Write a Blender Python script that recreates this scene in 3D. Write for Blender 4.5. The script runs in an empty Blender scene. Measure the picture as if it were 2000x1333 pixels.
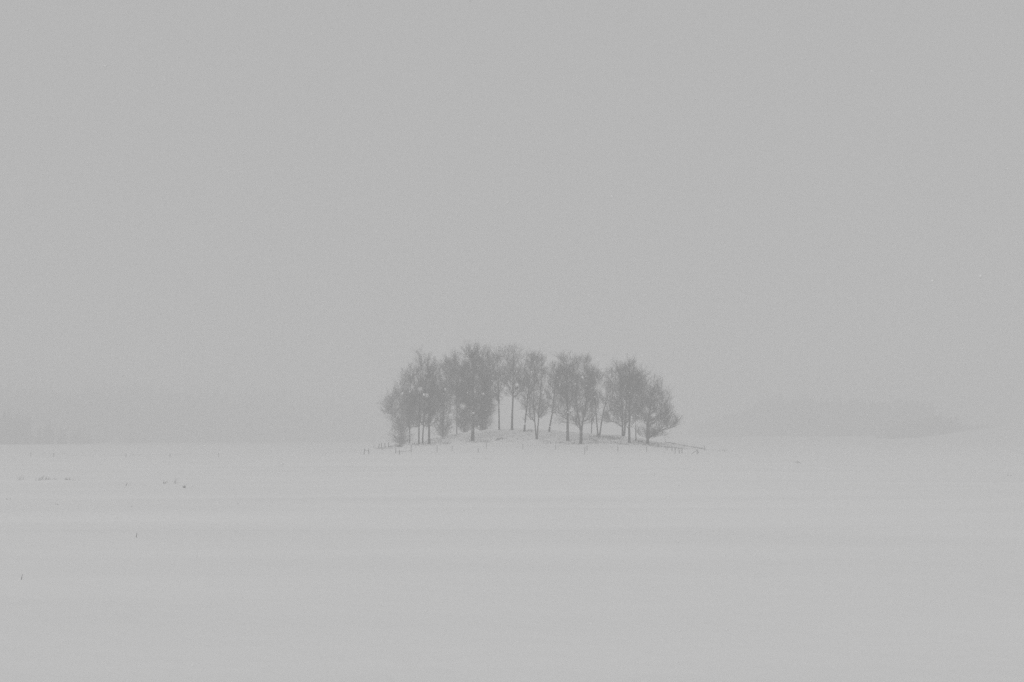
import bpy, math, random
import numpy as np
from mathutils import Vector

# ------------------------------------------------------------------ camera, sky, sun, exposure
scene = bpy.context.scene
C = scene.collection
EYE = 2.4
FPX = 50.0 / 36.0 * 2000.0
HORIZON = 858.0
PITCH = math.atan((HORIZON - 666.5) / FPX)
cam_data = bpy.data.cameras.new("camera")
cam = bpy.data.objects.new("camera", cam_data)
C.objects.link(cam)
cam.location = (0, 0, EYE)
cam.rotation_euler = (math.pi / 2 + PITCH, 0, 0)
cam_data.lens = 50
cam_data.sensor_width = 36
cam_data.clip_start = 0.05
cam_data.clip_end = 8000
cam_data.dof.use_dof = True
cam_data.dof.focus_distance = 150
cam_data.dof.aperture_fstop = 4.0
scene.camera = cam

SUN_EL, SUN_AZ = math.radians(38), math.radians(205)
SKY_GREY = 4.50          # x strength 0.1
SUN_POWER = 0.95
HAZE_DENSITY = 0.0028
HAZE_COLOR = 0.865

world = bpy.data.worlds.new("World")
scene.world = world
world.use_nodes = True
nt = world.node_tree
bg = nt.nodes['Background']
sky = nt.nodes.new('ShaderNodeTexSky')
sky.sky_type = 'NISHITA'
sky.sun_disc = False
sky.sun_elevation = SUN_EL
sky.sun_rotation = SUN_AZ
bw = nt.nodes.new('ShaderNodeRGBToBW')
nt.links.new(sky.outputs[0], bw.inputs[0])
mix = nt.nodes.new('ShaderNodeMix')          # the snow cloud deck hides nearly all of the clear sky
mix.data_type = 'RGBA'
mix.inputs['Factor'].default_value = 0.97
nt.links.new(bw.outputs[0], mix.inputs[6])
mix.inputs[7].default_value = (SKY_GREY, SKY_GREY, SKY_GREY, 1)
nt.links.new(mix.outputs[2], bg.inputs['Color'])
bg.inputs['Strength'].default_value = 0.1

sun_data = bpy.data.lights.new("sun", 'SUN')
sun_data.energy = SUN_POWER
sun_data.angle = math.radians(50)
sun_data.color = (1.0, 0.998, 0.994)
sun = bpy.data.objects.new("sun", sun_data)
C.objects.link(sun)
sd = Vector((math.sin(SUN_AZ) * math.cos(SUN_EL), math.cos(SUN_AZ) * math.cos(SUN_EL), math.sin(SUN_EL)))
sun.rotation_euler = sd.to_track_quat('Z', 'Y').to_euler()

vs = scene.view_settings
vs.view_transform = 'Standard'
vs.look = 'None'
vs.exposure = 0.04
vs.gamma = 1.0
vs.use_curve_mapping = False
scene.render.engine = 'CYCLES'
cy = scene.cycles
cy.max_bounces = 6
cy.diffuse_bounces = 3
cy.glossy_bounces = 1
cy.transmission_bounces = 1
cy.volume_bounces = 4
cy.transparent_max_bounces = 8
cy.use_denoising = False
cy.use_adaptive_sampling = False
cy.sample_clamp_indirect = 4.0

rng = np.random.default_rng(11)
random.seed(11)

# ------------------------------------------------------------------ materials
def new_mat(name):
    m = bpy.data.materials.new(name)
    m.use_nodes = True
    n = m.node_tree
    return m, n, n.nodes['Principled BSDF']

def mat_snow():
    m, n, b = new_mat('snow')
    tc = n.nodes.new('ShaderNodeTexCoord')
    mp = n.nodes.new('ShaderNodeMapping')
    mp.inputs['Scale'].default_value = (0.12, 0.45, 1)
    n.links.new(tc.outputs['Object'], mp.inputs[0])
    t1 = n.nodes.new('ShaderNodeTexNoise'); t1.inputs['Scale'].default_value = 0.35
    t1.inputs['Detail'].default_value = 5
    n.links.new(mp.outputs[0], t1.inputs['Vector'])
    r = n.nodes.new('ShaderNodeMapRange')
    r.inputs['From Min'].default_value = 0.3; r.inputs['From Max'].default_value = 0.7
    r.inputs['To Min'].default_value = 0.82; r.inputs['To Max'].default_value = 0.87
    n.links.new(t1.outputs['Fac'], r.inputs['Value'])
    cc = n.nodes.new('ShaderNodeCombineColor')
    for i in range(3):
        n.links.new(r.outputs[0], cc.inputs[i])
    n.links.new(cc.outputs[0], b.inputs['Base Color'])
    t2 = n.nodes.new('ShaderNodeTexNoise'); t2.inputs['Scale'].default_value = 1.4
    t2.inputs['Detail'].default_value = 6
    n.links.new(tc.outputs['Object'], t2.inputs['Vector'])
    bu = n.nodes.new('ShaderNodeBump'); bu.inputs['Strength'].default_value = 0.25
    bu.inputs['Distance'].default_value = 0.12
    n.links.new(t2.outputs['Fac'], bu.inputs['Height'])
    n.links.new(bu.outputs[0], b.inputs['Normal'])
    b.inputs['Roughness'].default_value = 0.9
    b.inputs['Specular IOR Level'].default_value = 0.15
    return m

def mat_bark(name, v, snow_amount=0.5, tint=(1, 1, 1)):
    """dark wood with fresh snow caught on whatever faces upward"""
    m, n, b = new_mat(name)
    tc = n.nodes.new('ShaderNodeTexCoord')
    t = n.nodes.new('ShaderNodeTexNoise'); t.inputs['Scale'].default_value = 2.5
    t.inputs['Detail'].default_value = 4
    n.links.new(tc.outputs['Object'], t.inputs['Vector'])
    r = n.nodes.new('ShaderNodeMix'); r.data_type = 'RGBA'
    r.inputs[6].default_value = (v * 0.7 * tint[0], v * 0.7 * tint[1], v * 0.7 * tint[2], 1)
    r.inputs[7].default_value = (v * 1.3 * tint[0], v * 1.3 * tint[1], v * 1.3 * tint[2], 1)
    n.links.new(t.outputs['Fac'], r.inputs['Factor'])
    g = n.nodes.new('ShaderNodeNewGeometry')
    s = n.nodes.new('ShaderNodeSeparateXYZ')
    n.links.new(g.outputs['True Normal'], s.inputs[0])
    mr = n.nodes.new('ShaderNodeMapRange')
    mr.inputs['From Min'].default_value = 0.55; mr.inputs['From Max'].default_value = 0.9
    mr.inputs['To Max'].default_value = snow_amount
    n.links.new(s.outputs['Z'], mr.inputs['Value'])
    mx = n.nodes.new('ShaderNodeMix'); mx.data_type = 'RGBA'
    n.links.new(mr.outputs[0], mx.inputs['Factor'])
    n.links.new(r.outputs[2], mx.inputs[6])
    mx.inputs[7].default_value = (0.8, 0.8, 0.8, 1)
    n.links.new(mx.outputs[2], b.inputs['Base Color'])
    b.inputs['Roughness'].default_value = 0.9
    b.inputs['Specular IOR Level'].default_value = 0.1
    return m

SNOW = mat_snow()
BARK = mat_bark('dark bark with snow', 0.055, 0.35)
TWIG = mat_bark('twigs with rime', 0.06, 0.25)
WOOD = mat_bark('weathered fence wood', 0.10, 0.7)
STRAW = mat_bark('dry winter stalk', 0.09, 0.25)
NEEDLE = mat_bark('far conifer needles', 0.05, 0.15)
fm, fn, fb = new_mat('snowflake')
fb.inputs['Base Color'].default_value = (0.9, 0.9, 0.9, 1)
fb.inputs['Roughness'].default_value = 0.8
FLAKE = fm
wm, wn, wb = new_mat('galvanised wire')
wb.inputs['Base Color'].default_value = (0.2, 0.2, 0.2, 1)
wb.inputs['Roughness'].default_value = 0.5
WIRE = wm

# ------------------------------------------------------------------ terrain
def smooth(a, b, x):
    t = np.clip((x - a) / (b - a), 0, 1)
    return t * t * (3 - 2 * t)

RX = (np.array([640, 700, 740, 790, 850, 900, 950, 1000, 1060, 1110, 1170, 1220, 1290, 1340, 1380, 1440]) - 1000) / FPX * 290
RZ = np.array([0, 0.12, 0.55, 1.3, 2.55, 3.55, 4.25, 4.5, 4.3, 3.95, 3.4, 3.0, 1.8, 1.0, 0.4, 0.0])
MOUND_Y = 290.0

_px = rng.uniform(0, 2 * math.pi, 24)
# long shallow drifts: (y at x=0, dy/dx, half length, centre x, height, width)
DRIFTS = [(62.0, -0.20, 16, 5, 0.085, 1.7), (53.0, 0.05, 18, -9, 0.07, 2.2), (45.0, -0.05, 22, 6, 0.085, 1.8),
          (36.0, 0.06, 14, -5, 0.075, 2.0), (31.0, -0.04, 12, 6, 0.05, 1.8), (84.0, 0.05, 26, -20, 0.10, 3.0),
          (75.0, -0.12, 20, -3, 0.07, 2.2), (24.0, 0.08, 9, -2, 0.035, 1.4), (100.0, -0.06, 30, 18, 0.10, 4.0),
          (18.0, -0.05, 6, 2, 0.02, 1.2), (140.0, 0.04, 45, -10, 0.14, 6.0)]

def terrain(x, y):
    x = np.asarray(x, float); y = np.asarray(y, float)
    z = np.zeros(np.broadcast(x, y).shape)
    # grove mound
    side = np.where(y < MOUND_Y, 21.0, 17.0)
    z = z + np.interp(x, RX, RZ) * np.exp(-((y - MOUND_Y - 1.5 * np.sin(x * 0.13)) / side) ** 2) 
    z = z + 0.12 * np.sin(x * 0.9 + 1.0) * np.sin(y * 0.5) * np.exp(-((y - MOUND_Y) / 20) ** 2) * (np.abs(x) < 34)
    # drifts
    for (y0, sl, hl, xc, h, w) in DRIFTS:
        d = y - (y0 + sl * (x - xc) + 0.6 * np.sin(x * 0.11 + y0) + 0.25 * np.sin(x * 0.31 + y0 * 2))
        ww = np.where(d < 0, w * 1.8, w)
        z = z + 1.6 * h * np.exp(-(d / ww) ** 2) * np.exp(-((x - xc) / hl) ** 4)
    # gentle undulation of the field
    k = [(0.011, 0.10, 0.035), (0.02, 0.061, 0.05), (0.031, 0.19, 0.018), (0.008, 0.033, 0.07), (0.05, 0.29, 0.008), (0.09, 0.41, 0.005)]
    u = np.zeros_like(z)
    for i, (kx, ky, a) in enumerate(k):
        u = u + a * np.sin(kx * x * 3 + ky * y + _px[i] + 0.8 * np.sin(0.017 * x * (i + 1) + _px[i + 8]))
    z = z + u * smooth(4, 20, y) * (1 - 0.6 * smooth(150, 400, y))
    # far ground: wooded rise on the left, bare snow hill on the right
    foot = 1100 + 420 * smooth(-330, -110, x)
    z = z + 24 * smooth(0, 260, y - foot) * smooth(-60, -230, x)
    z = z + 9.0 * np.exp(-((x - 322) / 42) ** 2) * np.exp(-((y - 900) / 130) ** 2)
    z = z + 1.5 * smooth(600, 940, y) * smooth(60, 140, x) - 0.9 * smooth(350, 1050, y) * smooth(-40, -200, x)
    z = z + 3.0 * smooth(940, 1100, y) * smooth(60, 200, x)
    return z

def grow(a, b, s0, ratio):
    v = [a]; s = s0
    while v[-1] < b:
        v.append(v[-1] + s); s *= ratio
    return v

xs = np.arange(-48, 48.01, 0.8)
xp = np.array(grow(48, 2600, 1.0, 1.045))[1:]
xs = np.concatenate([-xp[::-1], xs, xp])
ys = np.concatenate([-np.array(grow(4, 400, 4, 1.3))[::-1], np.arange(2, 130, 0.5), np.arange(130, 345, 1.0),
                     np.array(grow(345, 2600, 2.5, 1.04))])
GX, GY = np.meshgrid(xs, ys)
GZ = terrain(GX, GY)

def mesh_from(name, verts, faces_flat, nper, mat, smooth_shade=False, parent=None):
    """faces_flat: (n, nper) int array"""
    me = bpy.data.meshes.new(name)
    verts = np.asarray(verts, np.float32); f = np.asarray(faces_flat, np.int32)
    me.vertices.add(len(verts)); me.vertices.foreach_set('co', verts.ravel())
    me.loops.add(f.size); me.loops.foreach_set('vertex_index', f.ravel())
    me.polygons.add(len(f))
    me.polygons.foreach_set('loop_start', np.arange(len(f), dtype=np.int32) * nper)
    me.polygons.foreach_set('loop_total', np.full(len(f), nper, np.int32))
    if smooth_shade:
        me.polygons.foreach_set('use_smooth', np.ones(len(f), bool))
    me.update(calc_edges=True)
    me.materials.append(mat)
    o = bpy.data.objects.new(name, me)
    C.objects.link(o)
    if parent is not None:
        o.parent = parent
    return o

def tag(o, label=None, cat=None, group=None, kind=None):
    if label: o['label'] = label
    if cat: o['category'] = cat
    if group: o['group'] = group
    if kind: o['kind'] = kind
    return o

def empty(name, loc, label, cat, group=None):
    o = bpy.data.objects.new(name, None)
    o.empty_display_size = 0.3
    o.location = loc
    C.objects.link(o)
    return tag(o, label, cat, group)

ny, nx = GX.shape
idx = np.arange(ny * nx).reshape(ny, nx)
quads = np.stack([idx[:-1, :-1], idx[:-1, 1:], idx[1:, 1:], idx[1:, :-1]], -1).reshape(-1, 4)
ground = mesh_from('snow_field', np.stack([GX, GY, GZ], -1).reshape(-1, 3), quads, 4, SNOW, True)
tag(ground, 'snow covered field with a low mound in its middle', kind='structure')

# ------------------------------------------------------------------ placing helpers
def ray(X, Y):
    d = Vector(((X - 1000) / FPX, 1.0, (666.5 - Y) / FPX))
    c, s = math.cos(PITCH), math.sin(PITCH)
    return Vector((d.x, d.y * c - d.z * s, d.y * s + d.z * c))

def at(X, Y, D):
    d = ray(X, Y)
    return Vector((0, 0, EYE)) + d * (D / d.y)

def on_ground(X, Y, lo=8.0, hi=1200.0):
    d = ray(X, Y)
    n = 24000
    yy = np.linspace(lo, hi, n)
    t = yy / d.y
    g = terrain(d.x * t, yy)
    hit = np.nonzero(EYE + d.z * t <= g)[0]
    i = hit[0] if len(hit) else n - 1
    return Vector((d.x * t[i], yy[i], float(g[i])))

def ground_at(X, D):
    d = ray(X, 860)
    x = d.x * D / d.y
    return Vector((x, D, float(terrain(x, D))))

# ------------------------------------------------------------------ tube meshes
def frames(d):
    d = d / np.maximum(np.linalg.norm(d, axis=-1, keepdims=True), 1e-9)
    ref = np.where(np.abs(d[..., 2:3]) > 0.8, np.array([1.0, 0, 0]), np.array([0, 0, 1.0]))
    u = np.cross(d, ref); u /= np.maximum(np.linalg.norm(u, axis=-1, keepdims=True), 1e-9)
    v = np.cross(d, u)
    return u, v

def tubes(P, R, sides):
    """P (n, m, 3) polylines, R (n, m) radii -> verts, quads"""
    P = np.asarray(P, float); R = np.asarray(R, float)
    n, m, _ = P.shape
    D = np.empty_like(P)
    D[:, 1:-1] = P[:, 2:] - P[:, :-2]; D[:, 0] = P[:, 1] - P[:, 0]; D[:, -1] = P[:, -1] - P[:, -2]
    if m > 2:
        D[:] = np.where(np.linalg.norm(D, axis=-1, keepdims=True) < 1e-6, 1e-3, D)
    mean = (P[:, -1] - P[:, 0])[:, None, :]
    u, v = frames(np.repeat(mean, m, 1))
    dn = D / np.maximum(np.linalg.norm(D, axis=-1, keepdims=True), 1e-9)
    u = u - (u * dn).sum(-1, keepdims=True) * dn
    u /= np.maximum(np.linalg.norm(u, axis=-1, keepdims=True), 1e-9)
    v = np.cross(dn, u)
    a = np.arange(sides) / sides * 2 * math.pi
    V = P[:, :, None, :] + R[:, :, None, None] * (np.cos(a)[None, None, :, None] * u[:, :, None, :] + np.sin(a)[None, None, :, None] * v[:, :, None, :])
    ids = np.arange(n * m * sides).reshape(n, m, sides)
    nxt = np.roll(ids, -1, axis=2)
    F = np.stack([ids[:, :-1], nxt[:, :-1], nxt[:, 1:], ids[:, 1:]], -1).reshape(-1, 4)
    return V.reshape(-1, 3), F

def join(parts):
    vs_, fs_, off = [], [], 0
    for v, f in parts:
        vs_.append(v); fs_.append(f + off); off += len(v)
    return np.concatenate(vs_), np.concatenate(fs_)

def unit(v):
    return v / np.maximum(np.linalg.norm(v, axis=-1, keepdims=True), 1e-9)

# ------------------------------------------------------------------ trees
def bez(p0, p1, p2, m):
    t = np.linspace(0, 1, m)[:, None]
    return (1 - t) ** 2 * p0 + 2 * t * (1 - t) * p1 + t * t * p2

def make_tree(label, base, D, scale, trunks, blobs, r0=0.28, dens=1.0, n1=16, droop=0.0, rise=0.9,
              group='bare trees of the grove', name='bare_tree', seed=0, twig=0.0098, first=0.25, cat='tree'):
    """trunks: list of polylines of (dX, dY) px from the base; blobs: (dX, dY, rX, rY) px, weight = area"""
    g = np.random.default_rng(seed + 100)
    root = empty(name, base, label, cat, group)
    s = scale
    B = np.array([(b[0] * s, 0.0, b[1] * s) for b in blobs])
    S = np.array([(b[2] * 1.34 * s, 0.85 * (b[2] * 0.6 + 0.4 * b[3]) * s, b[3] * 1.10 * s) for b in blobs])
    S[:, 1] = np.minimum(S[:, 1], 5.0)
    B[:, 1] = g.uniform(-0.6, 0.6, len(B))
    W = S[:, 0] * S[:, 2] * np.array([b[4] if len(b) > 4 else 1.0 for b in blobs]); area = math.pi * W.sum()
    def sample(n, lo=0.0):
        k = g.choice(len(B), n, p=W / W.sum())
        d = unit(g.normal(size=(n, 3)))
        r = lo + (1 - lo) * g.random(n) ** 0.38
        # ragged outline
        r = r * (0.93 + 0.13 * np.sin(d[:, 0] * 5 + k) * np.sin(d[:, 2] * 6 + 2 * k))
        return B[k] + d * S[k] * r[:, None]
    # trunks
    TP = []; TR = []
    for ti, tr in enumerate(trunks):
        pts = np.array([(0, 0, -0.5)] + [(a * s, 0, b * s) for a, b in tr], float)
        pts[1:, 1] += np.linspace(0, g.uniform(-0.8, 0.8), len(pts) - 1)
        L = np.concatenate([[0], np.cumsum(np.linalg.norm(np.diff(pts, axis=0), axis=1))])
        m = max(10, int(L[-1] / 0.7))
        q = np.linspace(0, L[-1], m)
        path = np.stack([np.interp(q, L, pts[:, i]) for i in range(3)], 1)
        for _ in range(2):
            path[1:-1] = (path[:-2] + 2 * path[1:-1] + path[2:]) / 4
        wob = np.cumsum(g.normal(0, 0.035, (m, 3)), 0); wob[:, 2] = 0; wob -= wob[0]
        path = path + wob * np.linspace(0, 1, m)[:, None]
        f = q / L[-1]
        rr = r0 * (0.85 if len(trunks) > 1 else 1) * ((1 - f) ** 0.8 * 0.93 + 0.05) * (1 + 0.55 * np.exp(-q / 0.7))
        TP.append(path); TR.append(rr)
        v, F = tubes(path[None], rr[None], 9)
        mesh_from('trunk', v, F, 4, BARK, True, root)
    # main limbs
    ends = sample(n1, 0.55)
    nodes = []; nrad = []; ndir = []
    for e in ends:
        ti = int(np.argmin([np.min(np.linalg.norm(p - e, axis=1)) for p in TP]))
        path, rr = TP[ti], TR[ti]
        hd = np.linalg.norm(path[:, :2] - e[:2], axis=1)
        want = e[2] - hd * rise
        top = path[-1, 2]
        lowz = top * first
        cost = np.abs(path[:, 2] - np.clip(want, lowz, top * 0.97))
        j = int(np.argmin(cost))
        p0 = path[j]
        out = e - p0
        ln = np.linalg.norm(out)
        if ln < 0.4: continue
        mid = p0 + out * 0.5 + np.array([0, 0, 0.14 * ln * (1 if out[2] > 0 else 0.5)]) + g.normal(0, 0.07 * ln, 3)
        m = 9
        pl = bez(p0, mid, e, m)
        pl[1:-1] += g.normal(0, 0.05 + 0.012 * ln, (m - 2, 3))
        rb = min(rr[j] * 0.6, 0.025 + 0.014 * ln)
        rad = np.linspace(rb, 0.018, m)
        v, F = tubes(pl[None], rad[None], 5)
        mesh_from('limb', v, F, 4, BARK, True, root)
        nodes.append(pl[2:]); nrad.append(rad[2:]); ndir.append(unit(np.diff(pl, axis=0))[1:])
    for path, rr in zip(TP, TR):
        k = path[:, 2] > path[-1, 2] * max(first, 0.3)
        k[0] = False
        nodes.append(path[k]); nrad.append(rr[k]); ndir.append(unit(np.gradient(path, axis=0))[k])
    N = np.concatenate(nodes); NR = np.concatenate(nrad)
    crown = []
    # secondary branches reach for points through the whole crown volume
    n2 = int(area * 2.6 * dens ** 0.5) + 20
    T2 = sample(n2)
    q = T2 - np.array([0, 0, 0.5])
    dm = np.linalg.norm(q[:, None] - N[None], axis=2) + 2.2 * np.maximum(0, N[None, :, 2] - T2[:, None, 2])
    j = np.argmin(dm, 1)
    p0 = N[j]; out = T2 - p0
    ln = np.linalg.norm(out, axis=1, keepdims=True)
    out = out * np.minimum(1, 3.6 / np.maximum(ln, 1e-6)); ln = np.linalg.norm(out, axis=1, keepdims=True)
    t = np.linspace(0, 1, 5)[None, :, None]
    P2 = p0[:, None] + out[:, None] * t + np.array([0, 0, 1.0]) * (0.35 * ln[:, None] * t * (1 - t)) + g.normal(0, 1, (n2, 5, 3)) * 0.05 * ln[:, None] * (t > 0)
    R2 = np.minimum(NR[j], 0.028)[:, None] * np.linspace(1, 0.45, 5)[None]
    crown.append(tubes(P2, R2, 4))
    # tertiary sprays
    n3 = int(area * 9.5 * dens)
    a = g.integers(0, n2, n3); b = g.integers(1, 5, n3)
    p0 = P2[a, b]; d0 = unit(P2[a, b] - P2[a, b - 1])
    axis = unit(p0 - np.array([0, 0, 1]) * (0.25 * p0[:, 2:3]) * 1.0)
    d = unit(0.55 * d0 + 0.75 * unit(g.normal(size=(n3, 3))) + 0.35 * axis + np.array([0, 0, 0.35 - droop]))
    L3 = g.uniform(0.7, 1.7, (n3, 1))
    t = np.linspace(0, 1, 4)[None, :, None]
    P3 = p0[:, None] + d[:, None] * (L3[:, None] * t) + np.array([0, 0, 1.0]) * ((0.12 - 0.5 * droop) * L3[:, None] * t * t) + g.normal(0, 0.03, (n3, 4, 3)) * (t > 0)
    R3 = np.linspace(0.012, 0.007, 4)[None] * np.ones((n3, 1))
    crown.append(tubes(P3, R3, 3))
    # twigs
    n4 = int(area * 54 * dens)
    a = g.integers(0, n3, n4); b = g.integers(1, 4, n4)
    p0 = P3[a, b]; d0 = unit(P3[a, b] - P3[a, b - 1])
    d = unit(0.9 * d0 + 0.75 * unit(g.normal(size=(n4, 3))) + np.array([0, 0, 0.25 - 1.6 * droop]))
    L4 = g.uniform(0.35, 1.0, (n4, 1))
    P4 = np.stack([p0, p0 + d * L4], 1)
    R4 = np.array([twig, twig * 0.55])[None] * g.uniform(0.7, 1.25, (n4, 1))
    crown.append(tubes(P4, R4, 3))
    v, F = join(crown)
    mesh_from('crown', v, F, 4, TWIG, False, root)
    return root

# X, Y of the foot; trunk polylines and crown blobs in photo pixels relative to the foot (up positive)
TREES = [
 # label, X, Ybase, D (None: where the ray meets the snow), trunks, blobs (dX, dY, rX, rY[, weight]), options
 ('leftmost broad bare tree with low twigs down to the snow', 783, 868, None, [[(0, 0), (1, 60), (5, 140)]],
  [(6, 112, 18, 34), (-4, 72, 24, 36), (-20, 84, 15, 22), (-2, 34, 18, 26), (20, 70, 18, 34), (2, 14, 15, 13, 1.3)], dict(dens=1.15, r0=.24, n1=26, first=.05)),
 ('faint thin bare tree between the leftmost tree and the close trunks', 800, 866, 296, [[(0, 0), (0, 60), (2, 150)]],
  [(2, 128, 10, 24), (0, 84, 15, 34), (0, 46, 11, 22)], dict(dens=.9, r0=.15, n1=14, rise=1.3, first=.15)),
 ('slim bare tree with the tall ragged top at the left of the grove', 818, 867, None, [[(0, 0), (1, 90), (2, 172)]],
  [(2, 152, 9, 26, .8), (0, 112, 16, 34), (-4, 70, 16, 32), (-6, 38, 12, 14, .7)], dict(dens=.95, r0=.16, n1=18, rise=1.4, first=.18)),
 ('thin bare tree second from the tall ragged top', 825, 866, None, [[(0, 0), (4, 80), (14, 168)]],
  [(14, 144, 11, 24, .8), (12, 104, 16, 36), (6, 60, 16, 28)], dict(dens=.95, r0=.14, n1=16, rise=1.4, first=.2)),
 ('bare tree on the thickest of the three close trunks left of the slope', 838, 867, None, [[(0, 0), (0, 70), (8, 155)]],
  [(10, 128, 15, 28), (4, 88, 20, 32), (8, 54, 19, 22), (-6, 44, 12, 16)], dict(dens=1.1, r0=.23, n1=20, rise=1.1, first=.2)),
 ('low dense bare tree whose foot hides behind the slope left of the light gap', 864, 853, 302, [[(0, 0), (2, 60), (8, 140)]],
  [(2, 14, 15, 16, 1.4), (4, 44, 15, 28), (2, 80, 20, 32), (8, 118, 16, 28), (12, 140, 12, 14, .7)], dict(dens=1.35, r0=.2, n1=24, first=.03)),
 ('thin upright bare tree at the right edge of the light gap', 892, 847, 300, [[(0, 0), (0, 70), (-3, 148)]],
  [(-4, 128, 12, 26), (-2, 88, 13, 32), (2, 48, 6, 22)], dict(dens=.95, r0=.14, n1=14, rise=1.5, first=.2)),
 ('broadest and tallest dark bare tree left of the grove centre', 923, 861, None, [[(0, 0), (2, 70), (0, 178)]],
  [(2, 146, 24, 36), (-20, 118, 20, 36), (18, 112, 24, 38), (-4, 78, 28, 34), (16, 66, 24, 30), (4, 168, 22, 14, .8), (2, 42, 24, 16, .7)], dict(dens=1.15, r0=.33, n1=38, first=.15)),
 ('dense low bare tree behind the ridge left of the broadest tree', 907, 843, 303, [[(0, 0), (0, 50), (-3, 110)]],
  [(0, 12, 13, 16, 1.5), (0, 38, 13, 26), (-2, 78, 17, 32)], dict(dens=1.5, r0=.17, n1=20, first=.03)),
 ('dense low bare tree behind the ridge right of the broadest tree', 943, 842, 304, [[(0, 0), (0, 50), (2, 135)]],
  [(-2, 12, 16, 16, 1.5), (0, 38, 16, 28), (4, 78, 17, 34), (6, 122, 16, 28)], dict(dens=1.45, r0=.19, n1=24, first=.03)),
 ('light thin bare tree on the crest left of the clear straight trunk', 975, 840, None, [[(0, 0), (-1, 60), (-6, 152)]],
  [(-6, 134, 17, 24), (-6, 94, 16, 30), (-2, 64, 10, 16, .7)], dict(dens=1.0, r0=.17, n1=16, rise=1.3, first=.36)),
 ('tall bare tree with long clear straight trunk on the crest', 1000, 840, None, [[(0, 0), (1, 70), (1, 156)]],
  [(4, 136, 21, 23), (-4, 104, 19, 22), (12, 92, 17, 26), (18, 62, 9, 12, .5), (-12, 72, 9, 12, .5)], dict(dens=1.1, r0=.23, n1=22, rise=1.1, first=.40)),
 ('bare tree leaning slightly right on the crest beside the clear trunk', 1024, 843, None, [[(0, 0), (6, 60), (14, 150)]],
  [(16, 128, 16, 22), (12, 92, 16, 30), (6, 54, 14, 20, .7)], dict(dens=1.1, r0=.19, n1=18, rise=1.2, first=.28)),
 ('bare tree forked in a narrow V near the centre foot of the mound', 1048, 858, None, [[(0, 0), (-4, 35), (-6, 80), (-2, 138)], [(1, 0), (4, 40), (8, 90), (10, 150)]],
  [(2, 80, 19, 34), (6, 128, 13, 30), (-4, 50, 18, 18, .8), (14, 54, 14, 18, .6)], dict(dens=1.0, r0=.17, n1=24, rise=1.1, first=.25)),
 ('small bare tree leaning right on the slope between forked and thick trunks', 1072, 844, None, [[(0, 0), (8, 44), (14, 124)]],
  [(14, 108, 13, 26), (12, 68, 17, 24), (16, 40, 15, 14, .6)], dict(dens=.85, r0=.18, n1=16, first=.28)),
 ('stout bare tree with straight trunk right of the grove centre', 1109, 861, None, [[(0, 0), (-1, 80), (-3, 168)]],
  [(-4, 142, 19, 26), (-14, 106, 20, 36), (6, 96, 21, 36), (-10, 62, 20, 20), (-8, 36, 16, 12, .5)], dict(dens=1.05, r0=.28, n1=28, first=.22)),
 ('bare tree with short thick trunk dividing into many steep limbs', 1134, 867, None, [[(0, 0), (0, 32), (-10, 75), (-6, 148)], [(2, 0), (2, 32), (12, 80), (14, 155)]],
  [(0, 146, 21, 26), (-8, 104, 21, 34), (20, 112, 19, 32), (4, 66, 26, 26), (2, 42, 24, 14, .7)], dict(dens=.95, r0=.25, n1=34, rise=1.2, first=.18)),
 ('slender bare tree behind the many limbed tree and the wide V tree', 1155, 850, 298, [[(0, 0), (2, 60), (4, 122)]],
  [(4, 104, 14, 26), (2, 64, 14, 26), (2, 34, 12, 14, .6)], dict(dens=.85, r0=.12, n1=14, rise=1.3, first=.2)),
 ('open bare tree with two trunks spreading in a wide V', 1169, 853, None, [[(-1, 0), (-5, 45), (-12, 120)], [(2, 0), (7, 40), (18, 85), (24, 130)]],
  [(-10, 104, 13, 26), (18, 110, 14, 22), (-4, 66, 14, 22, .7), (20, 66, 14, 20, .7)], dict(dens=.75, r0=.19, n1=22, first=.28)),
 ('dark bare tree with a short twin trunk and low left branches', 1217, 852, None, [[(-1, 0), (-2, 60), (-6, 142)], [(3, 0), (5, 60), (12, 124)]],
  [(-6, 122, 15, 24), (-8, 78, 22, 32), (8, 92, 20, 32), (-30, 32, 17, 9), (-4, 38, 18, 20), (-20, 56, 16, 14, .7)], dict(dens=1.15, r0=.24, n1=32, first=.1)),
 ('dark bare tree with the highest pointed tip at the right', 1229, 865, None, [[(0, 0), (1, 80), (3, 165)]],
  [(3, 150, 7, 17), (-2, 116, 18, 30), (14, 108, 19, 30), (8, 70, 22, 30), (4, 40, 16, 12, .6)], dict(dens=1.15, r0=.23, n1=30, first=.17)),
 ('small thin bare tree between the pointed tree and the spreading tree', 1242, 861, None, [[(0, 0), (0, 50), (6, 132)]],
  [(10, 114, 12, 26), (8, 74, 15, 28), (6, 44, 12, 14, .6)], dict(dens=.9, r0=.12, n1=14, first=.25)),
 ('rightmost wide spreading bare tree with long low side branches', 1265, 868, None, [[(0, 0), (0, 35), (6, 70), (14, 118)]],
  [(18, 96, 20, 30), (2, 72, 18, 34), (30, 66, 18, 26), (44, 38, 17, 7, 1.9), (34, 50, 18, 12), (8, 18, 23, 6, 3.6), (2, 38, 15, 16), (28, 46, 16, 16)],
  dict(dens=1.0, r0=.26, n1=54, rise=.5, first=.1)),
]
roots = {}
for i, (label, X, Yb, D, trunks, blobs, opt) in enumerate(TREES):
    base = on_ground(X, Yb, 240, 340) if D is None else ground_at(X, D)
    if D is not None:      # the foot hides behind the crest: keep the drawn height of the crown
        dz = (at(X, Yb, D).z - base.z) * FPX / D
        trunks = [[(a, b + (dz if b > 0 else 0)) for a, b in t] for t in trunks]
        blobs = [(b[0], b[1] + dz) + tuple(b[2:]) for b in blobs]
    make_tree(label, base, base.y, base.y / FPX, trunks, blobs, seed=i * 7 + 3, **opt)

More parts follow.
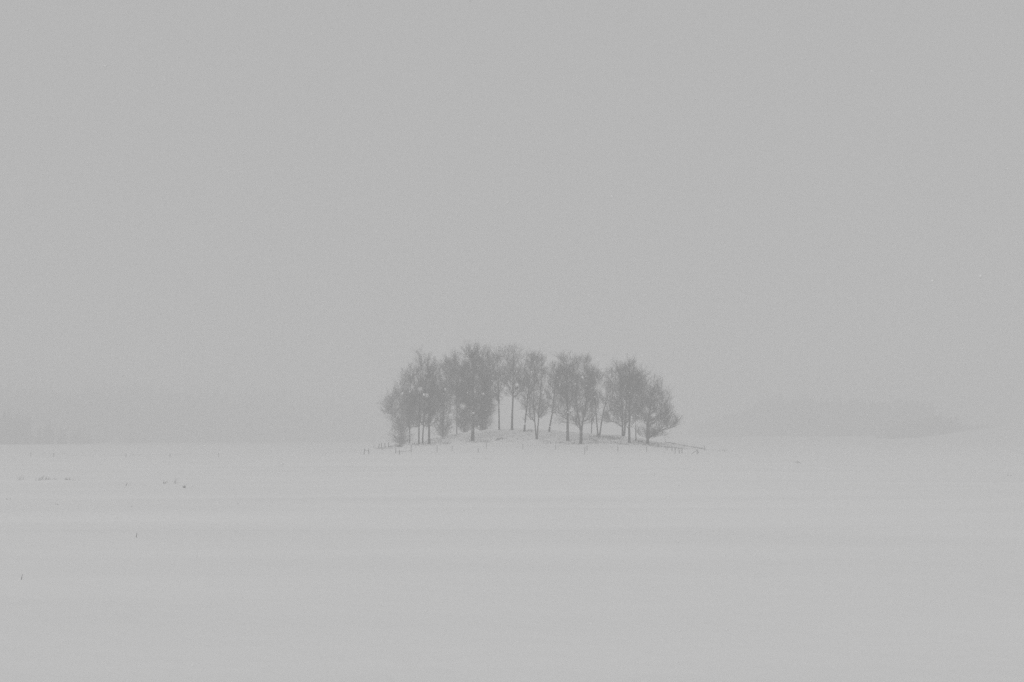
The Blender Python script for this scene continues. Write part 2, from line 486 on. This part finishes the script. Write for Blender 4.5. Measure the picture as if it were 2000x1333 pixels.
# ------------------------------------------------------------------ shrubs and dry stalks
def tuft_mesh(g, n, h, spread, r=0.01, lean=0.0):
    p0 = np.stack([g.normal(0, spread, n), g.normal(0, spread * 0.6, n), np.full(n, -0.04)], 1)
    d = unit(np.stack([g.normal(lean, 0.45, n), g.normal(0, 0.35, n), np.full(n, 1.0)], 1))
    L = h * g.uniform(0.45, 1.0, (n, 1))
    t = np.linspace(0, 1, 4)[None, :, None]
    bend = unit(np.stack([g.normal(lean, 1, n), g.normal(0, 1, n), np.full(n, -0.5)], 1))
    P = p0[:, None] + d[:, None] * (L[:, None] * t) + bend[:, None] * (0.3 * L[:, None] * t * t)
    R = np.linspace(r, r * 0.4, 4)[None] * np.ones((n, 1))
    return tubes(P, R, 3)

def make_tuft(name, label, cat, X, Y, n, hpx, spx, r, seed, group=None, lean=0.0):
    p = on_ground(X, Y)
    s = p.y / FPX
    g = np.random.default_rng(seed)
    v, F = tuft_mesh(g, n, hpx * 1.7 * s, spx * 1.2 * s, r * .62 * s, lean)
    o = mesh_from(name, v, F, 4, STRAW)
    o.location = p
    tag(o, label, cat, group)
    return o

GT = 'dry plants poking through the snow'
tufts = [
 ('grass_tuft', 'arched dry grass tuft at the far left of the dotted row', 'grass tuft', 42, 938, 7, 9, 3.0, .35, .15),
 ('grass_tuft', 'low dry grass tuft starting the dotted row in the left field', 'grass tuft', 74, 939, 7, 6, 3.0, .35, .3),
 ('grass_tuft', 'taller stalk tuft second in the dotted row in the left field', 'grass tuft', 80, 938, 5, 9, 1.5, .3, .3),
 ('grass_tuft', 'wide slanting grass tuft in the middle of the dotted row', 'grass tuft', 92, 937, 12, 6, 5.0, .35, .5),
 ('grass_tuft', 'tiny grass tuft just right of the middle of the dotted row', 'grass tuft', 107, 938, 4, 4, 1.5, .3, .1),
 ('grass_tuft', 'thick grass tuft near the right end of the dotted row', 'grass tuft', 133, 938, 12, 6, 5.0, .35, .1),
 ('grass_tuft', 'small low grass tuft ending the dotted row at the right', 'grass tuft', 149, 939, 6, 4, 4.0, .3, .0),
 ('dead_weed', 'small dead weed on open snow right of the dotted row', 'weed', 247, 949, 4, 6, 1.0, .35, .2),
 ('dead_weed', 'slanting dead weed left of the upright thin weed', 'weed', 319, 945, 6, 7, 1.6, .4, .5),
 ('dead_weed', 'thin upright dead weed left of the dark clump', 'weed', 341, 945, 5, 10, 1.4, .3, -.15),
 ('dead_weed', 'dark compact weed clump on the left snow', 'weed', 361, 953, 10, 5, 1.3, .6, -.2),
 ('dead_weed', 'dark lying weed clump near the left edge of the field', 'weed', 14, 976, 10, 3, 2.2, .7, .6),
 ('dead_weed', 'tiny dark weed stub below the left dotted row', 'weed', 111, 986, 5, 4, .5, .55, 0),
 ('dead_weed', 'tiny pale weed stub under the slanting weeds', 'weed', 256, 991, 4, 3, .6, .4, 0),
 ('dead_weed', 'lone weed stub on bare snow left of the grove', 'weed', 465, 985, 4, 3, .6, .4, 0),
 ('dead_weed', 'pair of short dry stalks in the near left snow', 'weed', 290, 1134, 5, 6, 2.2, .45, 0),
 ('dead_weed', 'low broken stalks lying at the near left edge', 'weed', 26, 1190, 8, 3, 6.0, .45, .3),
 ('grass_tuft', 'small grass tuft on the snow right of the grove', 'grass tuft', 1557, 905, 10, 5, 4.0, .35, -.3),
 ('grass_tuft', 'faint grass tuft close to the right side of the fence', 'grass tuft', 1415, 882, 10, 5, 5.0, .3, .1),
 ('grass_tuft', 'faint grass tuft at the right edge of the field', 'grass tuft', 1969, 930, 5, 4, 1.5, .35, .3),
 ('grass_tuft', 'low faint grass tuft on the snow below the broadest tree', 'grass tuft', 938, 897, 12, 4, 9.0, .3, .1),
]
for i, (nm, lb, ct, X, Y, n, h, sp, r, ln) in enumerate(tufts):
    make_tuft(nm, lb, ct, X, Y, n, h, sp, r, 40 + i, GT, ln)
# single slanting stalks
for lb, X, Y, dx, h in [('single slanting dark stalk nearest the left edge', 41, 1133, 3.0, 10),
                        ('single thin stalk standing in the left middle snow', 266, 1050, 1.0, 8.5)]:
    p = on_ground(X, Y); s = p.y / FPX
    P = np.array([[[0, 0, -.03], [dx * .4 * s, 0, h * .4 * s], [dx * .75 * s, 0, h * .75 * s], [dx * s, .01, h * s]]])
    v, F = tubes(P, np.array([[.55, .5, .4, .25]]) * s * 1.0, 5)
    o = mesh_from('weed_stalk', v, F, 4, STRAW); o.location = p
    tag(o, lb, 'weed stalk', GT)

def make_shrub(label, X, Y, w, h, seed, n=150, D=None):
    p = on_ground(X, Y, 235, 340) if D is None else ground_at(X, D)
    s = p.y / FPX
    g = np.random.default_rng(seed)
    v, F = tuft_mesh(g, n, h * s * 1.1, w * s * 0.45, 0.018)
    root = mesh_from('shrub', v, F, 4, TWIG); root.location = p
    tag(root, label, 'shrub', 'small bare shrubs on the mound')

make_shrub('small bare shrub on the slope below the clear straight trunk', 981, 858, 12, 6, 5, 45)
make_shrub('tiny dark bare bush left of the slope shrub', 972, 860, 4, 6, 6, 30)
make_shrub('low bare shrub on the crest left of the forked tree', 1036, 843, 16, 7, 7, 45)
make_shrub('low bare shrub at the foot of the wide V tree', 1170, 855, 22, 7, 8, 60)
make_shrub('bare shrub on the slope left of the twin trunk tree', 1198, 857, 16, 9, 9, 60)
make_shrub('bare shrub at the foot of the leftmost broad tree', 782, 873, 10, 9, 10, 60)
make_shrub('bare shrub below the spreading tree on its left', 1250, 864, 12, 8, 12, 50)

# scrubby winter grass over the mound: nobody could count it
g = np.random.default_rng(77)
parts = []
def scrub(X0, Y0, X1, Y1, n, jit, h, k=6):
    for i in range(n):
        f = g.random()
        p = on_ground_fast(X0 + (X1 - X0) * f + g.normal(0, 1.5), Y0 + (Y1 - Y0) * f + g.normal(0, jit))
        if p is None: continue
        v, F = tuft_mesh(g, k, h * g.uniform(.5, 1.2), 0.35, 0.016)
        parts.append((v + np.array(p), F))
def on_ground_fast(X, Y):
    d = ray(X, Y); yy = np.linspace(240, 300, 240); t = yy / d.y
    hit = np.nonzero(EYE + d.z * t <= terrain(d.x * t, yy))[0]
    if not len(hit): return None
    i = hit[0]
    return (d.x * t[i], yy[i], float(terrain(d.x * t[i], yy[i])))
scrub(738, 876, 800, 869, 60, 2.0, .5)
scrub(800, 869, 880, 866, 90, 2.0, .4)
scrub(840, 862, 900, 848, 90, 3.0, .35)
scrub(895, 863, 955, 863, 60, 1.5, .35)
scrub(960, 858, 1100, 860, 130, 5, .3)
scrub(850, 856, 960, 854, 80, 4, .3)
scrub(1100, 862, 1260, 866, 150, 3.5, .4)
scrub(1060, 866, 1290, 868, 110, 1.6, .4)
scrub(1150, 856, 1215, 858, 70, 3.0, .5)
scrub(1265, 870, 1335, 877, 45, 1.0, .4)
scrub(1299, 864, 1376, 878, 60, .7, .4)
v, F = join(parts)
tag(mesh_from('scrub_grass', v, F, 4, STRAW), 'dry winter grass and scrub showing through the snow on the mound', kind='stuff')

# ------------------------------------------------------------------ fences
def post_mesh(h, r, lean):
    P = np.array([[[0, 0, -.3], [lean * .4, 0, h * .5], [lean, 0, h], [lean, 0, h + .004]]])
    v, F = tubes(P, np.array([[r, r * .97, r * .93, 0.002]]), 7)
    return v, F

def make_fence(label, posts, wires=True, rails=(), r=0.06, name='wire_fence'):
    """posts: (X, Ytop, Ybase, lean px)"""
    pts = [on_ground(p[0], p[2], 90, 330) for p in posts]
    root = empty(name, pts[0], label, 'fence')
    tops = []
    for (X, Yt, Yb, ln), p in zip(posts, pts):
        s = p.y / FPX
        h = (Yb - Yt) * s
        v, F = post_mesh(h, r * random.uniform(.85, 1.1), ln * s)
        o = mesh_from('post', v + np.array(p - pts[0]), F, 4, WOOD, False, root)
        tops.append((p, h, ln * s))
    if wires:
        for (p, h, l), (q, hh, l2) in zip(tops[:-1], tops[1:]):
            for f in (.9, .55):
                a = np.array(p - pts[0]) + np.array([l * f, 0, h * f]); b = np.array(q - pts[0]) + np.array([l2 * f, 0, hh * f])
                t = np.linspace(0, 1, 6)[:, None]
                pl = a + (b - a) * t - np.array([0, 0, .12]) * 4 * t * (1 - t)
                v, F = tubes(pl[None], np.full((1, 6), .004), 3)
                mesh_from('wire', v, F, 4, WIRE, False, root)
    for (X0, Y0, X1, Y1, i) in rails:
        D = pts[i].y - .08
        a = np.array(at(X0, Y0, D) - pts[0]); b = np.array(at(X1, Y1, D) - pts[0])
        v, F = tubes(np.stack([a, (a + b) / 2 - np.array([0, 0, .02]), b])[None], np.array([[.028, .028, .024]]), 6)
        mesh_from('rail', v, F, 4, WOOD, False, root)
    return root

make_fence('post and wire fence running across in front of the grove mound',
           [(853.5, 870, 885, 0), (883, 871, 881, 0), (934, 876, 884, 0), (950.5, 864, 877.5, 0), (1021, 868, 879, .5),
            (1085, 869, 878, 0), (1142, 874, 888, .5), (1146.5, 870, 881, 0), (1206.7, 872, 883, 0), (1263, 873, 883, 0)], r=.040)
make_fence('broken wooden rail fence at the left foot of the mound',
           [(773, 875, 886, 0), (780, 879, 888, 0), (803, 871, 884, 0)], wires=False, rails=[(774, 883.3, 803.5, 880.5, 0)], r=.052, name='rail_fence')
make_fence('two short posts with a cross rail left of the mound',
           [(711, 877, 888, 1.0), (720.5, 877, 887.5, -.5)], wires=False, rails=[(712, 879, 719.5, 880, 0)], r=.038, name='rail_fence')
make_fence('close row of small stakes left of the leftmost broad tree',
           [(730, 867, 876, 0), (740, 867, 876, .5), (745, 866, 876, 0), (752, 866, 875, -.5), (759, 864, 874, 0)], r=.06)
make_fence('cluster of close upright and slanting posts at the right foot of the mound',
           [(1303, 872, 880, 0), (1312.5, 872, 882, 0), (1318.5, 874, 886.5, 0), (1327.5, 876, 886, -2.5), (1332, 874, 886, .5)], r=.055,
           rails=[(1266, 870.5, 1303, 873.5, 0), (1303, 873.5, 1333, 876.5, 0)])
make_fence('fallen gate remains with a slanting rail right of the post cluster',
           [(1361.5, 878, 888, 0), (1365, 882, 886, -2)], wires=False, rails=[(1350, 887.5, 1361, 880, 0)], r=.055, name='rail_fence')
make_fence('fence behind the post cluster running down right from the spreading tree',
           [(1299, 859, 868, 0), (1336, 864, 877, 0), (1376, 871, 880, 0)], r=.038, rails=[(1299, 863, 1336, 870, 0), (1336, 870, 1376, 878, 1)])
make_fence('faint line of five fence posts far out in the left field',
           [(60, 884, 892, 0), (105, 885, 893, 0), (246, 886, 894, 0), (332, 886, 894.5, 0), (427, 885, 893.5, 0), (641, 871, 882, 0)][:5], r=.023)

# ------------------------------------------------------------------ far woods
def wood(name, label, n, xr, yr, hr, seed, edge=None, recede=None):
    g = np.random.default_rng(seed)
    P, R = [], []
    x = g.uniform(*xr, n); y = g.uniform(*yr, n)
    if recede: y = y + recede(x)
    h = g.uniform(*hr, n) * (edge(x) if edge else 1)
    h = h * (1 + .16 * np.sin(x * .09 + seed) * np.sin(x * .037 + seed) + .07 * np.sin(x * .29 + 2 * seed))
    z = terrain(x, y)
    m = 9
    t = np.linspace(0, 1, m)
    rad = np.array([.5, 3.1, 2.2, 2.7, 1.6, 2.0, .95, 1.0, .03])
    base = np.stack([x, y, z - .5], 1)
    P = base[:, None] + np.array([0, 0, 1.0]) * (h[:, None] * t[None])[:, :, None]
    P[:, 1:-1] += g.normal(0, .25, (n, m - 2, 3))
    Rr = rad[None] * (h / 22)[:, None] * g.uniform(.8, 1.25, (n, m))
    v, F = tubes(P, Rr, 6)
    o = mesh_from(name, v, F, 4, NEEDLE)
    return tag(o, label, kind='stuff')

wood('far_wood', 'dark wood on the rise faint in the haze at the left', 2600, (-580, -75), (1110, 1350), (16, 32), 1,
     lambda x: 0.6 + 0.4 * smooth(-60, -190, x), lambda x: 420 * smooth(-330, -110, x))
wood('far_wood', 'nearer clump of wood fading into haze at the left edge', 170, (-360, -268), (790, 880), (14, 24), 2,
     lambda x: 0.45 + 0.5 * smooth(-264, -300, x), lambda x: 40 * smooth(-300, -268, x))
wood('far_wood', 'dark wood along the horizon faint in the haze at the right', 1500, (180, 385), (1120, 1250), (15, 32), 3,
     lambda x: 0.3 + 0.7 * smooth(150, 230, x) * smooth(375, 310, x), lambda x: 260 * smooth(240, 160, x))
wood('far_wood', 'darker end of the right wood behind the bare snow hill', 150, (255, 304), (950, 1010), (10, 17), 4,
     lambda x: 0.25 + 0.75 * smooth(252, 288, x) * smooth(308, 294, x))

# ------------------------------------------------------------------ falling snow
OV = np.array([(1, 0, 0), (-1, 0, 0), (0, 1, 0), (0, -1, 0), (0, 0, 1), (0, 0, -1)], float)
OF = np.array([(0, 2, 4), (2, 1, 4), (1, 3, 4), (3, 0, 4), (2, 0, 5), (1, 2, 5), (3, 1, 5), (0, 3, 5)])
g = np.random.default_rng(5)
def flakes(P, size):
    n = len(P)
    sc = size[:, None, None] * g.uniform(.6, 1.3, (n, 6, 1)) * np.array([1, 1, .8])
    V = OV[None] * sc + g.normal(0, .2, (n, 6, 3)) * size[:, None, None]
    V = V + P[:, None]
    F = OF[None] + (np.arange(n) * 6)[:, None, None]
    return V.reshape(-1, 3), F.reshape(-1, 3)
n = 85000
P = np.stack([g.uniform(-19, 19, n), g.uniform(4, 54, n), g.uniform(0.1, 18, n)], 1)
sz = np.minimum(g.lognormal(math.log(.0050), .5, n), .015)
sz = np.where(P[:, 1] < 9, np.minimum(sz, .0042), sz)
v, F = flakes(P, sz)
tag(mesh_from('falling_snow', v, F, 3, FLAKE), 'fine snow falling through the air before the grove', kind='stuff')

def big_flake(label, X, Y, D, r, stretch=(1, 1, 1), seed=0):
    gg = np.random.default_rng(seed)
    k = 9
    P = gg.normal(0, r * .45, (k, 3)) * np.array(stretch)
    V, F = [], []
    for i in range(k):
        V.append(OV * r * gg.uniform(.35, .8) + gg.normal(0, .12 * r, (6, 3)) + P[i]); F.append(OF + 6 * i)
    o = mesh_from('snowflake', np.concatenate(V), np.concatenate(F), 3, FLAKE)
    o.location = at(X, Y, D)
    tag(o, label, 'snowflake', 'large snowflakes drifting close in front of the grove')
big = [
 ('round blurred snowflake before the left side of the broadest tree', 905, 795, 4.0, .0060, (1, 1, 1)),
 ('long blurred snowflake before the trunk of the pointed right tree', 1242, 830, 3.4, .0062, (.7, 1, 1.5)),
 ('large very faint snowflake before the open V tree crown', 1170, 757, 2.6, .0062, (1.6, 1, 1)),
 ('soft blurred snowflake before the slim tree with ragged top', 820, 761, 5.0, .0055, (1.1, 1, 1)),
 ('bright sharper snowflake under the soft one by the slim tree', 828, 771, 12, .009, (1, 1, 1)),
 ('soft snowflake touching the bright one by the slim tree', 834, 773, 7, .008, (1, 1, 1)),
 ('bright snowflake before the leftmost broad tree', 786, 768.5, 12, .010, (1, 1, 1)),
 ('small bright snowflake right of the one before the leftmost tree', 800, 765, 12, .008, (1, 1, 1)),
 ('small snowflake before the left part of the dense crowns', 869, 760, 13, .008, (1, 1, 1)),
 ('bright snowflake before the upper right of the broadest tree', 943.5, 770, 11, .009, (1, 1, 1)),
 ('bright snowflake beside the trunk of the broadest tree', 924.5, 807, 12, .009, (1, 1, 1)),
 ('snowflake across the trunk of the slightly leaning crest tree', 1025.5, 828.5, 9, .009, (1.4, 1, .7)),
 ('soft snowflake high beside the clear straight trunk', 1010.5, 752, 7, .008, (1, 1, 1)),
 ('soft snowflake in the gap left of the clear straight trunk', 982, 772, 6, .008, (.8, 1, 1.2)),
 ('small snowflake low before the broadest tree right of its trunk', 935, 833, 13, .008, (1, 1, 1)),
 ('soft snowflake low before the rightmost spreading tree', 1278, 812, 5.5, .007, (1.5, 1, .9)),
 ('wide faint snowflake before the light gap of the left trees', 886, 798, 5.0, .006, (1, 1, 1)),
]
for i, (lb, X, Y, D, r, st) in enumerate(big):
    big_flake(lb, X, Y, D, r * 0.86, st, 60 + i)

# ------------------------------------------------------------------ haze
hm = bpy.data.materials.new('snow haze')
hm.use_nodes = True
hn = hm.node_tree
for nd in list(hn.nodes):
    hn.nodes.remove(nd)
out = hn.nodes.new('ShaderNodeOutputMaterial')
pv = hn.nodes.new('ShaderNodeVolumePrincipled')
pv.inputs['Density Attribute'].default_value = ''
pv.inputs['Temperature Attribute'].default_value = ''
pv.inputs['Color'].default_value = (HAZE_COLOR, HAZE_COLOR, HAZE_COLOR, 1)
pv.inputs['Density'].default_value = HAZE_DENSITY
pv.inputs['Anisotropy'].default_value = 0.0
hn.links.new(pv.outputs[0], out.inputs['Volume'])
try:
    hm.cycles.homogeneous_volume = True
except Exception:
    pass
x0, x1, y0, y1, z0, z1 = -2900, 2900, -900, 2900, -3.4, 62
hv = [(x, y, z) for z in (z0, z1) for y in (y0, y1) for x in (x0, x1)]
hf = [(0, 2, 3, 1), (4, 5, 7, 6), (0, 1, 5, 4), (2, 6, 7, 3), (0, 4, 6, 2), (1, 3, 7, 5)]
tag(mesh_from('haze', hv, hf, 4, hm), 'pale snow haze filling the air over the field', kind='stuff')
